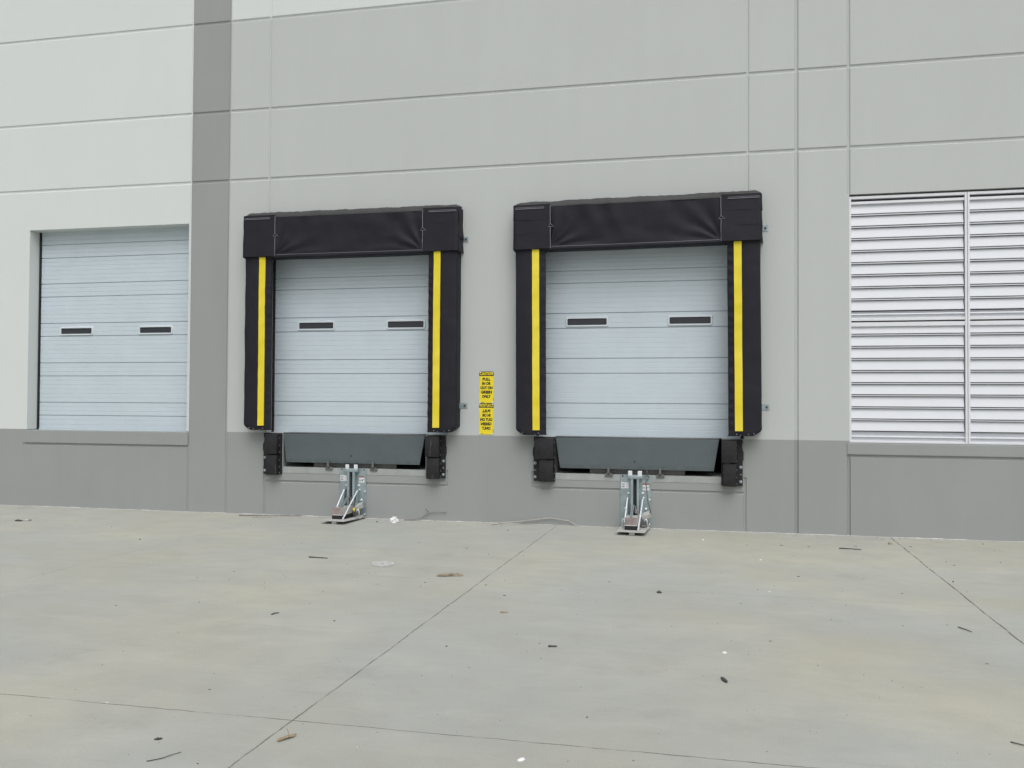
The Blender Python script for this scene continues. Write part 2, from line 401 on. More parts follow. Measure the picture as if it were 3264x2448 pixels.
# overhead doors
def door_profile(z0, seams, z1):
    pts = []; zz = [z0]+seams+[z1]
    rng = random.Random(3)
    for a, b in zip(zz, zz[1:]):
        pts += [(a+.006, 0)]
        n = 2 if b-a < .3 else 5
        st = (b-a)/(n+1)
        for k in range(1, n+1):
            z = a+st*k
            pts += [(z-.006, 0), (z-.002, .0024), (z+.003, .0024), (z+.005, -.0012), (z+.008, 0)]
        pts += [(b-.006, 0), (b-.004, .016), (b+.004, .016)]
    return pts[:-2]
def overhead_door(x0, x1, y, z0, z1, seams, wins, wz, label):
    m = MB(); P = door_profile(z0, seams, z1)
    m.grid(lambda u, v: (x0+(x1-x0)*u, y+P[int(round(v*(len(P)-1)))][1], P[int(round(v*(len(P)-1)))][0]), 1, len(P)-1)
    m.box(x0, x1, y+.03, y+.07, z0, z1)
    d = m.build('overhead_door', 'door', WH, False, label)
    m = MB(); m.box(x0, x1, y-.012, y+.02, z0-.022, z0+.004, .003); m.build('bottom_rail', 'door', d)
    for sx in (x0-.034, x1+.004):
        m = MB(); m.box(sx, sx+.030, y-.02, y+.08, z0-.02, z1, .004); m.build('weather_seal', 'rubber', d)
    for a, b in wins:
        m = MB(); z0w, z1w = wz; fr = .027
        def rr(x0, x1, z0, z1, r, n=5):
            out = []
            for cx, cz, s in ((x1-r, z1-r, 0), (x0+r, z1-r, 1), (x0+r, z0+r, 2), (x1-r, z0+r, 3)):
                for k in range(n+1):
                    t = (s+k/n)*math.pi/2; out.append((cx+r*math.cos(t), cz+r*math.sin(t)))
            return out
        O = rr(a, b, z0w, z1w, .030); O2 = rr(a+.008, b-.008, z0w+.008, z1w-.008, .024); I = rr(a+fr, b-fr, z0w+fr, z1w-fr, .014); I2 = rr(a+fr, b-fr, z0w+fr, z1w-fr, .014)
        L = [[m.bm.verts.new((x, yy, z)) for x, z in ring] for ring, yy in ((O, y), (O2, y-.016), (I, y-.016), (I2, y-.001))]
        n = len(O)
        for A, B in zip(L, L[1:]):
            for i in range(n): m.bm.faces.new([A[i], A[(i+1) % n], B[(i+1) % n], B[i]])
        m.build('window_frame', 'frame_w', d, 40)
        m = MB(); m.box(a+fr-.003, b-fr+.003, y-.0035, y+.004, z0w+fr-.003, z1w-fr+.003); m.build('window_pane', 'glass', d)
    return d
overhead_door(-10.735, -7.90, .23, 1.222, 4.40, [1.44, 1.647, 2.069, 2.279, 2.708, 2.915, 3.341, 3.552, 3.969, 4.18],
              [(-10.372, -9.755), (-8.942, -8.335)], (2.714, 2.858), 'pale grey sectional door in the far left opening')
for k, nm in ((0, 'pale grey sectional door inside the left dock shelter'), (1, 'pale grey sectional door inside the right dock shelter')):
    o = DS*k
    overhead_door(DX0+.038+o, DX1-.038+o, .20, 1.242, 3.99, [1.474, 1.682, 2.098, 2.306, 2.727, 2.937, 3.358, 3.53, 3.86],
              [(-6.217+o, -5.612+o), (-4.808+o, -4.204+o)], (2.742, 2.888), nm)

# louver
LV = []
def louver():
    root = MB(); y0 = .02
    root.box(1.582, 1.612, y0, .16, 1.19, 4.372, .003)                      # outer left stile
    root.box(4.36, 4.39, y0, .16, 1.19, 4.372, .003)
    for a, b in ((1.612, 2.962), (3.02, 4.36)):
        root.box(a, b, y0, .16, 4.335, 4.371, .003)                        # head rails with a dark channel between
        root.box(a, b, y0+.004, .14, 4.268, 4.302, .003)
        root.box(a, b, y0, .16, 2.760, 2.794, .003)                        # middle rails
        root.box(a, b, y0+.004, .14, 2.688, 2.741, .003)
        root.box(a, b, y0, .16, 1.186, 1.222, .003)
    root.box(2.962, 2.988, y0-.004, .16, 1.186, 4.371, .003); root.box(2.994, 3.020, y0-.004, .16, 1.186, 4.371, .003)
    root.box(2.987, 2.995, y0+.015, .15, 1.19, 4.36)
    f = root.build('louver_frame', 'louverframe', WH, False, 'pale aluminium louver frame with double centre mullion')
    for a, b in ((1.612, 2.962), (3.02, 4.36)):
        for zt, zb, zl, P in ((4.268, 2.792, 4.150, .1563), (2.690, 1.222, 2.600, .1557)):
            m = MB()
            for k in range(9):
                # one extruded blade: steep outer face, rolled lip, gutter
                z = zl-P*k
                if k < 8:
                    m.xprism([(.064, z+.121), (.034, z+.006), (.032, z), (.036, z-.006), (.060, z-.006), (.061, z), (.046, z+.006), (.072, z+.120)], a, b-.010)
                    m.xprism([(.036, z-.015), (.036, z-.027), (.10, z-.027), (.10, z-.024), (.044, z-.022), (.044, z-.015)], a, b-.010)
                else: m.xprism([(.064, z+.121), (.034, z+.006), (.032, z), (.036, z-.006), (.060, z-.006), (.061, z), (.046, z+.006), (.072, z+.120)], a, b-.010)
            m.xprism([(.075, zb), (.075, z-.016), (.10, z-.016), (.10, zb)], a, b)
            m.xprism([(.032, zb+.044), (.030, zb+.050), (.034, zb+.062), (.080, zb+.070), (.080, zb+.044)], a, b)
            m.xprism([(.055, zb), (.055, zb+.044), (.075, zb+.044), (.075, zb)], a, b)
            m.build('louver_blades', 'louver', f)
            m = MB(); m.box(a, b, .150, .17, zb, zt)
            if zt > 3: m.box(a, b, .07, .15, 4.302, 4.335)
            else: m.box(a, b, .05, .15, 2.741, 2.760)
            m.build('louver_gap_shade', 'louvergap', f)  # dark sheet and fillers painted as the shade behind blades and between rails
louver()

# ---------------------------------------------------------------- dock shelters
def fbm(x, y, s): return noise.noise((x+s*17.3, y-s*5.1, s))
def wrinkle(X, Z, seed, hx0, hx1, z0, z1):
    u = (X-hx0)/(hx1-hx0); v = (Z-z0)/(z1-z0)
    d = .016*fbm(X*1.6, Z*2.2, seed)+.007*fbm(X*5, Z*6, seed)
    for cx, sg in ((0, 1), (1, -1)):                        # drag folds fanning from the lower corners
        du = abs(u-cx); ang = math.atan2(v+.03, du*4+.02); r = math.hypot(v, du*4)
        d += .019*math.exp(-r*1.1)*math.sin(ang*13+seed+fbm(X*2, Z*3, seed+4)*2.2)*min(1, r*4)
    d += .024*math.exp(-((u-.33-v*-.12)/.05)**2)*v*(1 if seed > 1 else .35)
    d += .020*math.exp(-((u-.45-v*-.1)/.04)**2)*v*(1 if seed > 1 else .2)
    return d
def dock_shelter(seed, label):
    # local x origin = shelter centre, y = 0 wall face
    S = empty('dock_shelter'); tag(S, label, 'dock shelter', 'padded dock shelters round the two dock doors')
    D = .205
    for sg in (-1, 1):
        # cross section of the pad, from outer wall edge round to inner wall edge (x measured outward from the centre)
        sec = [(1.630, 0), (1.630, -.05), (1.630, -.12), (1.628, -.17), (1.620, -.198), (1.598, -D), (1.52, -D-.004), (1.46, -D-.006), (1.40, -D-.004),
               (1.385, -D), (1.34, -D), (1.298, -D), (1.29, -D+.003), (1.255, -D+.008), (1.225, -D+.012), (1.208, -D+.020), (1.207, -D+.035), (1.285, 0)]
        zt, zb = 3.98, 1.262; nz = 96; m = MB()
        def pt(u, v, sg=sg):
            i = int(round(u*(len(sec)-1))); x, y = sec[i]; z = zb+(zt-zb)*v
            f = y/-D
            # chamfer outer lower corner
            cz = max(0, 1.335-z)/.075
            if cz > 0: x = min(x, 1.630-.105*min(1, cz))
            inner = max(0, 1-(abs(x-1.240)/.05)**2)
            dy = .009*f*fbm(x*2, z*1.5, seed+sg)+.006*f*fbm(x*7, z*5, seed+3)+.003*f*fbm(x*16, z*11, seed+7)
            if y < -.05: dy += inner*.011*math.sin(z*48+3*fbm(x*4, z*2.5, seed+2)*2)*(.5+.5*fbm(0, z*1.3, seed+6)+.3)*(1 if sg > 0 else .45)
            dx = .005*f*fbm(z*3, 2, seed+5)+(.004*fbm(z*2, 7, seed) if i < 5 else 0)
            bz = max(0, 1-(z-zb)/.03)
            return (sg*(x-bz*.008+dx), y+dy+bz*f*.012, z)
        m.grid(pt, len(sec)-1, nz)
        # closed foot with stitched flap
        foot = [pt(i/(len(sec)-1), 0) for i in range(len(sec))]
        m.bm.faces.new([m.bm.verts.new(p) for p in foot])
        pad = m.build('side_pad', 'fabric', S, 50)
        m = MB()
        m.grid(lambda u, v, sg=sg: (sg*(1.292+.098*u)+sg*.004*fbm(v*4, 3, seed+sg), -D-.014-.0035*math.sin(v*64+seed)*(.5+fbm(v*9, 1, seed+sg))+.005*fbm(1.34*2, (1.327+2.47*v)*1.5, seed+sg), 1.327+2.47*v), 3, 60)
        m.box(*sorted((sg*1.294, sg*1.388)), -D-.006, -D+.002, 1.33, 3.79)
        m.build('yellow_stripe', 'yellow', pad, 40)
        each('rivet', 'thread', pad, [lambda m, xx=xx, zz=zz: m.dome((sg*xx, -D-.004+(.012 if zz < 1.28 else 0), zz), .008, .5) for xx, zz in ((1.31, 1.285), (1.36, 1.272), (1.46, 1.285), (1.53, 1.29))], True)
    # header: front fabric, rolled dusty top, ends
    z0, z1 = 3.782, 4.398; hx0, hx1 = -1.135, 1.135
    H = empty('header', ); H.parent = S
    m = MB()
    prof2 = [(-.02, z0), (-.12, z0-.004), (-D-.012, z0), (-D-.020, z0+.010), (-D-.020, z0+.034), (-D-.014, z0+.040)]
    nz = 30
    for k in range(1, nz): prof2.append((-D-.012, z0+.040+(z1-z0-.040)*k/nz))
    n0 = len(prof2)
    def hp(u, v):
        i = int(round(v*(len(prof2)-1))); y, z = prof2[i]; x = -1.25+2.50*u
        if i > 5: y -= wrinkle(x, z, seed, hx0, hx1, z0+.04, z1)*min(1, (i-5)/3)
        return (x, y, z-.006*math.sin(u*math.pi)+.004*fbm(x*2, 0, seed))
    m.grid(hp, 110, len(prof2)-1)
    m.build('header_curtain', 'fabric', H, 50)
    m = MB()    # top roll
    tp = [(-D-.012, z1-.022), (-D-.010, z1), (-D+.008, z1+.030), (-D+.035, z1+.056), (-.10, z1+.076), (0, z1+.088)]
    def tr(u, v):
        y, z = tp[int(round(v*(len(tp)-1)))]; x = -1.64+3.28*u; e = min(1, min(u, 1-u)*55)
        j = .013*fbm(x*5, z*3, seed+8)+.007*fbm(x*17, 1, seed+9)
        return (x, y+j*.6, z-(1-e)*.03*(1 if v > .3 else 0)+j*(1 if v > .15 else 0))
    m.grid(tr, 150, len(tp)-1); m.build('top_cover', 'dusty', H, 60)
    # corner blocks made of overlapping flaps
    for sg in (-1, 1):
        m = MB()
        xi, xo = 1.135, 1.650
        edges = [4.412, 4.20, 4.005, 3.800]
        for q in range(3):
            zt, zb = edges[q]+(.02 if q else 0), edges[q+1]
            yy = -D-.024-.007*q
            # front sheet
            def fs(u, v, zt=zt, zb=zb, yy=yy, sg=sg, q=q):
                x = xi+(xo-xi)*u; z = zt+(zb-zt)*v
                e = max(0, u-.955)/.045
                return (sg*(x+.003*fbm(z*5, q, seed)), yy-.012*v*(.6+.9*fbm(x*3, q*3+sg, seed))+e*e*.02+.0035*fbm(x*5, z*5, seed+q), z+.004*fbm(x*5, q, seed+sg))
            m.grid(fs, 20, 10)
            # side return to the wall
            def sr(u, v, zt=zt, zb=zb, yy=yy, sg=sg, q=q):
                y = yy+.02+(0-yy-.02)*u; z = zt+(zb-zt)*v
                return (sg*(xo+.003*fbm(z*5, q, seed)+(.014*v*(.3+u) if q else .004)+.006*fbm(y*9, z*6, seed+q)), y, z-.035*u*(q > 0)*v*(.5+fbm(q, sg, seed)))
            m.grid(sr, 8, 10)
            m.box(*sorted((sg*(xi+.01), sg*(xo-.02))), -D, -.02, zb+.002, zt-.02)
        m.build('corner_flap', 'fabric', H, 55)
        m = MB(); ys = -D-.0345
        m.box(*sorted((sg*1.215, sg*1.625)), ys-.001, ys+.006, 4.352, 4.358); m.box(*sorted((sg*1.222, sg*1.62)), ys+.002, ys+.008, 4.370, 4.374)
        yq = -D-.036
        zr = [(4.385, 4.13), (4.10, 3.80)]
        for a, b in zr: m.tube([(sg*1.132+.003*fbm(t, 1, seed), yq, a+(b-a)*t/6) for t in range(7)],   .0038, 5)
        xx = sg*1.132
        m.tube([(xx, yq-.004, 4.135), (xx+.055, yq-.004, 4.098), (xx-.03, yq-.004, 4.096), (xx, yq-.004, 4.135)], .0035, 5)
        m.build('stitching', 'thread', H)
    m = MB(); m.tube([(-1.12+2.24*t/20, -D-.022, z0+.043+.002*fbm(t, 2, seed)) for t in range(21)], .0022, 5); m.build('hem_stitching', 'thread', H)
    # galvanised mounting angles against the wall
    for sg in (-1, 1):
        for zc in (3.99, 1.637):
            m = MB(); xe_ = 1.735 if sg > 0 else 1.665
            m.box(*sorted((sg*1.60, sg*xe_)), -.007, -.001, zc-.04, zc+.04, .002); m.box(*sorted((sg*1.634, sg*1.640)), -.06, -.001, zc-.04, zc+.04)
            ma = m.build('mounting_angle', 'zinc', S)
            if sg < 0: continue
            m = MB(); m.cyl((sg*1.70, -.007, zc), (sg*1.70, -.026, zc), .014, 6); m.build('anchor_bolt', 'pit', ma)
    return S
s1 = dock_shelter(1.0, 'black padded dock shelter with yellow stripes, left of the yellow caution signs')
s1.location = (-5.247, 0, 0)
s2 = dock_shelter(2.6, 'black padded dock shelter with a creased header, between the caution signs and the louver')
s2.location = (-1.127, 0, -.006)
s2.rotation_euler = (0, R(-.45), 0)

# ---------------------------------------------------------------- dock levelers
def dock_leveler(label, first):
    L = empty('dock_leveler'); tag(L, label, 'dock leveler', 'dock levelers with hanging lips')
    m = MB()   # hanging lip, tapered, slightly raked
    t0, b0 = 1.098, 1.028
    P = lambda x, f, z: Vector((x, f, z))
    def lipy(z): return -.004-.030*(1.215-z)/.43
    def slab(za, zb, xa, xb, th, extra0=0, extra1=0):
        ya, yb = lipy(za)-extra0, lipy(zb)-extra1
        v = [m.bm.verts.new(c) for c in ((-xa, ya, za), (xa, ya, za), (xb, yb, zb), (-xb, yb, zb), (-xa, ya+th, za), (xa, ya+th, za), (xb, yb+th, zb), (-xb, yb+th, zb))]
        for f in ((0, 1, 2, 3), (7, 6, 5, 4), (0, 4, 5, 1), (1, 5, 6, 2), (2, 6, 7, 3), (3, 7, 4, 0)): m._fin([m.bm.faces.new([v[i] for i in f])])
    xe = lambda z: t0+(b0-t0)*(1.215-z)/.43
    m.mi = 0; slab(1.207, .842, xe(1.207), xe(.842), .018)
    m.mi = 1; slab(.842, .790, xe(.842), xe(.790), .018, 0, -.009)
    lip = m.build('lip', ['tread', 'lipedge'], L)
    m = MB(); m.cyl((-.014, lipy(.897)-.0015, .897), (-.014, lipy(.897)+.002, .897), .014, 16); m.build('pull_hole', 'pit', lip)  # dark disc painted on as the shade inside the hole
    m = MB(); m.cyl((-1.1, .012, 1.214), (1.1, .012, 1.214), .011, 10); m.build('hinge_tube', 'greysteel', L, True)
    m = MB(); m.box(-1.075, 1.075, .026, 1.9, 1.205, 1.217); m.box(-1.06, 1.06, .05, .09, 1.02, 1.205); m.build('deck_plate', 'tread', L)
    m = MB(); m.box(-.632, .652, .050, .062, .728, .792, .003); m.box(-.632, .652, .050, .12, .716, .728, .003)
    if first: m.box(-.63, -.40, .044, .05, .765, .778, .002)
    else: m.box(-.63, -.44, .044, .05, .768, .788, .002)
    m.build('lip_support_beam', 'greysteel', L)
    for x in (-.362, .330):
        m = MB()
        m.box(x-.045, x+.045, -.018, .06, .716, .733, .003); m.box(x-.055, x+.055, -.020, -.008, .684, .720, .003)
        m.box(x-.018, x+.014, -.058, -.044, .735, .822, .004); m.box(x-.018, x+.014, -.056, .05, .733, .747, .003); m.box(x-.10, x+.10, .044, .052, .735, .775, .003)
        m.build('lip_keeper', 'greysteel', L)
    return L
l1 = dock_leveler('dull grey steel dock leveler with hanging lip in the dock left of the caution signs', True); l1.location = (-5.233, 0, 0)
l2 = dock_leveler('grey tread-plate dock leveler with hanging lip in the dock right of the caution signs', False); l2.location = (-1.146, 0, .002)

# ---------------------------------------------------------------- dock bumpers
def dock_bumper(label, sg, x0, x1, f0, f1, lo, seed):
    B = empty('dock_bumper', ((x0+x1)/2, 0, .6)); tag(B, label, 'dock bumper', 'black rubber dock bumpers under the dock doors')
    ox = (x0+x1)/2
    m = MB()   # backing plate with a ragged outer edge
    a, b = f0-ox, f1-ox
    pl = [(a, .008), (b, .008)]
    n = 26; rg = random.Random(seed)
    lft, rgt = [], []
    for i in range(n+1):
        z = .008+.605*i/n
        j = .005*noise.noise((z*9, seed, 0))+(.012 if .34 < z < .47 else 0)+(-.010 if .49 < z < .55 and seed % 2 else 0)
        lft.append((a-(j if sg < 0 else 0), z)); rgt.append((b+(j if sg > 0 else 0), z))
    m.prism(lft+rgt[::-1], -.040, -.003)
    plate = m.build('backing_plate', 'rubber', B)
    for nm, ax, bx, z0, z1, dep in (('upper_block', x0, x1, .312, .606, .155), ('lower_block', lo[0], lo[1], .004, .302, .135)):
        m = MB(); m.box(ax-ox, bx-ox, -dep, -.036, z0, z1, .008, 2)
        o = m.build(nm, 'rubber', B, 40)
        o.data.materials.append(MAT['scuff'])
    xr = x1-ox+.0025
    each('cross_bolt', 'greysteel', B, [lambda m, z=z: m.cyl((xr-.004, -.062, z), (xr+.004, -.062, z), .011, 10) for z in (.035, .115, .215, .335, .435, .54)], 40)
    bx = (f1-ox-.024) if sg > 0 else (f0-ox+.022)
    for z, big in ((.252, 1), (.155, 0), (.062, 1)):
        if seed == 1 and not big: continue
        m = MB(); r = .0155 if big else .010
        m.cyl((bx, -.040, z), (bx, -.044, z), r*1.35, 14); m.dome((bx, -.045, z), r, .7)
        m.build('anchor_bolt', 'zinc' if big else 'greysteel', B, 50)
    sc_ = []
    if seed == 2:
        for xs, za, zb in ((.0, .33, .60), (-.012, .33, .40), (.01, .47, .53)):
            sc_.append(lambda m, xs=xs, za=za, zb=zb: m.tube([(x0-ox+.085+xs+.007*noise.noise((t*.7, xs*50, 1)), -.1555, za+(zb-za)*t/8) for t in range(9)], [.0012+.0024*abs(noise.noise((t*.9, xs*9, 3))) for t in range(9)], 4))
        sc_.append(lambda m: m.tube([(lo[0]-ox+.093+.004*noise.noise((t*.7, 5, 1)), -.1355, .01+.05*t/5) for t in range(6)], .003, 4))
    elif seed == 1: sc_.append(lambda m: m.tube([(lo[1]-ox-.012+.006*noise.noise((t*.9, 5, 1)), -.1355, .02+.12*t/8) for t in range(9)], .002, 4))
    else: sc_.append(lambda m: m.tube([(lo[0]-ox+.02+.02*t, -.130, .3015+.001*noise.noise((t, 2, 2))) for t in range(5)], .0025, 4))
    each('scuff_mark', 'scuff', B, sc_)
    return B
dock_bumper('black rubber bumper below the left shelter, at the far left of its leveler lip', -1, -6.556, -6.362, -6.628, -6.345, (-6.535, -6.372), 1)
dock_bumper('scuffed black rubber bumper below the left shelter, nearest the caution signs', 1, -4.085, -3.882, -4.09, -3.822, (-4.072, -3.886), 2)
dock_bumper('black rubber bumper below the right shelter, nearest the caution signs', -1, -2.510, -2.252, -2.545, -2.245, (-2.452, -2.258), 3)
dock_bumper('ragged-edged black rubber bumper below the right shelter, on the louver side', 1, -.016, .176, -.02, .254, (.000, .172), 5)

# ---------------------------------------------------------------- vehicle restraints
def restraint(label, first):
    T = empty('vehicle_restraint'); tag(T, label, 'truck restraint', 'wall mounted truck restraints below the dock doors')
    m = MB(); m.box(-.207, .207, -.012, -.001, .035, .720, .003); bp = m.build('back_plate', 'zinc', T)
    each('plate_hole', 'pit', bp, [lambda m, x=x: m.cyl((x, -.0135, .700), (x, -.008, .700), .011, 12) for x in (-.174, .170)])  # dark discs painted for the shaded insides of the holes
    for x0, x1 in ((-.100, -.043), (.030, .088)):
        m = MB(); m.box(x0, x1, -.058, -.046, .690, .776, .005); m.build('top_tab', 'bright', T)
    m = MB(); m.box(-.100, .100, -.085, -.012, .668, .716, .008, 2); m.build('top_bracket', 'zinc', T, 40)
    for x in (-.062, .020):
        m = MB(); m.box(x, x+.034, -.082, -.070, .14, .668, .002); m.box(x if x > 0 else x+.026, (x+.008) if x > 0 else x+.034, -.070, -.012, .14, .668); 
        m.box(x+.026 if x > 0 else x, (x+.034) if x > 0 else x+.008, -.070, -.012, .14, .668)
        m.build('guide_rail', 'zinc', T)
    m = MB(); m.box(-.028, .020, -.018, -.0125, .14, .668); m.build('rail_slot', 'pit', T)  # dark strip standing in for shade in the slot between the rails
    for side in (-1, 1):
        m = MB(); m.xprism([(-.012, .44), (-.075, .40), (-.16, .16), (-.16, .10), (-.012, .10)], *( (-.105, -.098) if side < 0 else (.094, .101)))
        m.build('gusset', 'zinc', T)
    # sliding housing with rubber skirt
    m = MB()
    yb, yf = -.13, -.52
    m.mi = 1; m.box(-.092, .062, yf, yf+.006, .108, .205, .002)
    m.mi = 0; m.box(-.092, -.086, yf+.006, yb, .108, .200); m.box(.056, .062, yf+.006, yb, .108, .205)
    m.box(-.086, .056, yf+.02, yb, .185, .192); m.box(-.096, .067, yf-.006, yb, .098, .109, .002)
    m.build('hook_housing', ['steelplate', 'rusty'], T)
    m = MB()
    for i in range(10):
        y1 = yf-.002+i*.038; m.box(-.094, .064, y1, y1+.035, .032, .098, .005)
    m.box(-.088, .058, yf+.005, yb, .036, .097)
    m.build('rubber_skirt', 'rubber', T, 40)
    for xo in ((-.040, -.012) if first else (-.034, -.014)):
        m = MB(); m.xprism([(-.085, .325), (-.10, .325), (-.40, .20), (-.36, .19)], xo-.006, xo+.006); m.build('hook_lever', 'zinc', T)
    m = MB(); m.cyl((.005, -.085, .25), (.005, -.085, .31), .008, 8); m.box(-.005, .028, -.115, -.082, .215, .262, .004); m.dome((.015, -.13, .225), .016, 1); m.build('latch', 'rusty', T, 40)
    m = MB(); m.cyl((-.101, -.09, .415), (-.108, -.40, .12), .0105, 10); m.build('link_rod', 'bright', T, 40)
    m = MB(); m.cyl((.103, -.09, .405), (.083, -.56, .050), .0115, 10); m.build('link_rod', 'bright', T, 40)
    for x, z, r in ((-.095, .472, .017), (.095, .475, .019), (.106, .413, .014), (.137, .264, .020), (.187, .390, .013), (-.138, .266, .014), (.185, .06, .012)):
        m = MB(); m.cyl((x, -.012, z), (x, -.018, z), r, 6); m.dome((x, -.020, z), r*.8, .8); m.build('bolt', 'bright', T, 40)
    # ground shoe
    m = MB(); w = .185
    m.mi = 0
    a = [(-w-.01, -.02, .030), (w+.015, -.02, .030), (w+.005, -.40, .036), (w, -.745, .050), (-w+.01, -.715, .050), (-w, -.40, .036)]
    lo = [m.bm.verts.new((x, y, z-.007)) for x, y, z in a]; hi = [m.bm.verts.new((x, y, z+.004)) for x, y, z in a]
    m._fin([m.bm.faces.new(hi), m.bm.faces.new(lo[::-1])])
    for i in range(6): m._fin([m.bm.faces.new([lo[i], lo[(i+1) % 6], hi[(i+1) % 6], hi[i]])])
    m.box(w-.008, w+.002, -.40, -.05, .036, .062); m.box(-.02, .05, -.70, -.62, .002, .043, .004); m.box(w-.09, w-.02, -.16, -.05, .0, .025)
    m.build('ground_shoe', 'steelplate', T)
    for x, y in ((-.142, -.20), (.150, -.17)):
        m = MB(); m.tube([(x-.014, y, .045), (x-.014, y-.01, .130), (x-.006, y-.012, .146), (x+.008, y-.012, .146), (x+.016, y-.01, .130), (x+.016, y, .045)], .0085, 8); m.build('spring_handle', 'bright', T, True)
    m = MB(); mt = Matrix.Translation((.155, -.16, .175)) @ Matrix.Rotation(R(-22), 4, 'Y') @ Matrix.Rotation(R(20), 4, 'X')
    m.box(-.06, .07, -.004, .004, -.028, .026, .002, 1, mt); m.box(-.06, .06, 0, .10, .022, .027, 0, 1, mt); m.build('sensor_bracket', 'steelplate', T)
    m = MB(); m.cyl((.11, -.20, .10), (.13, -.12, .10), .034, 14); m.cyl((.10, -.21, .06), (.17, -.21, .06), .015, 10); m.build('roller', 'greysteel', T, 40)
    # stickers
    m = MB(); m.box(-.196, -.092, -.0140, -.0124, .535, .617); st = m.build('white_sticker', 'label_w', bp)
    m = MB(); m.box(-.188, -.148, -.0146, -.0140, .550, .562)
    for r_ in range(4): m.box(-.188, -.150+.004*(r_ % 2), -.0146, -.0140, .573+.009*r_, .5765+.009*r_)
    m.build('sticker_print', 'label_g', st)
    m = MB(); m.box(.095, .180, -.0140, -.0124, .515, .588); st = m.build('warning_sticker', 'label_w', bp)
    m = MB(); m.box(.095, .180, -.0141, -.0124, .589, .604); m.build('sticker_header', 'label_r', st)
    m = MB()
    for i, (x, z, w2, h) in enumerate(((.104, .537, .010, .022), (.120, .530, .006, .030), (.138, .534, .018, .028), (.162, .552, .010, .016))): m.box(x, x+w2, -.0146, -.0140, z, z+h)
    m.build('sticker_print', 'label_g', st)
    if first:
        m = MB(); m.dome((.112, -.235, .150), .017, 1.6, 10, 8, 'z'); m.build('yellow_tag', 'yellow', T, True)
        m = MB(); m.tube([(.10, -.24, .14), (.098, -.26, .10), (.118, -.26, .07), (.15, -.24, .075)], .005, 6); m.build('cable', 'rubber', T, True)
    else:
        m = MB(); pts = [(.150, -.03, .795), (.155, -.03, .74), (.150, -.025, .705)]
        for k in range(15): pts.append((.150+.028*math.sin(k*.62), -.025-.002*k*.3, .685+.028*math.cos(k*.62)))
        pts += [(.135, -.022, .63), (.148, -.02, .54), (.155, -.02, .45), (.165, -.02, .36), (.195, -.02, .27), (.205, -.022, .19)]
        m.tube(pts, .0042, 6); m.build('cable', 'greysteel', T, True)
    return T
t1 = restraint('zinc truck restraint with a yellow tag, on the wall under the left dock', True); t1.location = (-5.222, 0, 0)
t2 = restraint('zinc truck restraint with a coiled cable at its top, under the right dock', False); t2.location = (-1.145, 0, 0)

# ---------------------------------------------------------------- caution signs
def text_mesh(txt, size, off, cx, z, mirror, y, width=None):
    cu = bpy.data.curves.new('lettering', 'FONT'); cu.body = txt; cu.size = size; cu.align_x = 'CENTER'; cu.offset = off; cu.extrude = .0006; cu.resolution_u = 4
    o = bpy.data.objects.new('tmp', cu); COL.objects.link(o)
    dg = bpy.context.evaluated_depsgraph_get(); dg.update()
    me = bpy.data.meshes.new_from_object(o.evaluated_get(dg)); bpy.data.objects.remove(o)
    xs = [v.co.x for v in me.vertices]; x0, x1 = min(xs), max(xs); ys = [v.co.y for v in me.vertices]; y0 = min(ys)
    k = width/(x1-x0) if width else 1
    out = bmesh.new(); out.from_mesh(me); bpy.data.meshes.remove(me)
    for v in out.verts:
        x = (v.co.x-(x0+x1)/2)*k*(-1 if mirror else 1); v.co = Vector((cx+x, y-v.co.z, z+v.co.y-y0))
    return out
def merge(bms):
    m = MB()
    for b in bms:
        me = bpy.data.meshes.new('t'); b.to_mesh(me); b.free(); m.bm.from_mesh(me); bpy.data.meshes.remove(me)
    return m
def sign(label, xc, z0, z1, mirror):
    S = empty('caution_sign', (xc, 0, z0)); tag(S, label, 'sign', 'yellow caution signs between the dock doors')
    h = z1-z0; w = .104
    m = MB(); m.box(-w, w, -.006, -.001, 0, h, .0015); m.build('sign_board', 'sign_y', S)
    m = MB(); m.box(-w, w, -.0072, -.004, h-.062, h+.0005); m.build('sign_header', 'sign_k', S)
    o = merge([text_mesh('CAUTION',   .056, .0020, 0, h-.050, mirror, -.0078, .190)]).build('header_lettering', 'sign_y', S)
    ls = (('PULL', .115), ('IN OR', .125), ('OUT ON', .176), ('GREEN', .157), ('ONLY', .125)); z = h-.129; L = []
    for tx, wd_ in ls:
        merge([text_mesh(tx, .053, .0030, 0, z, mirror, -.0068, wd_)]).build('lettering', 'sign_k', S); z -= .0605
    for x in (-w+.011, w-.011):
        for zz in (.012, h-.010):
            m = MB(); m.cyl((x, -.006, zz), (x, -.0105, zz), .009, 10); m.build('sign_screw', 'sign_w', S)
    each('sign_mark', 'sign_k', S, [lambda m: m.box(-w+.028, -w+.065, -.0075, -.005, .008, .012), lambda m: m.box(w-.006, w-.002, -.0075, -.005, .03, .075)])
sign('yellow caution sign with readable black lettering, upper of the two', -3.233, 1.676, 2.118, False)
sign('yellow caution sign with mirror-reversed lettering, lower of the two', -3.234, 1.234, 1.6725, True)

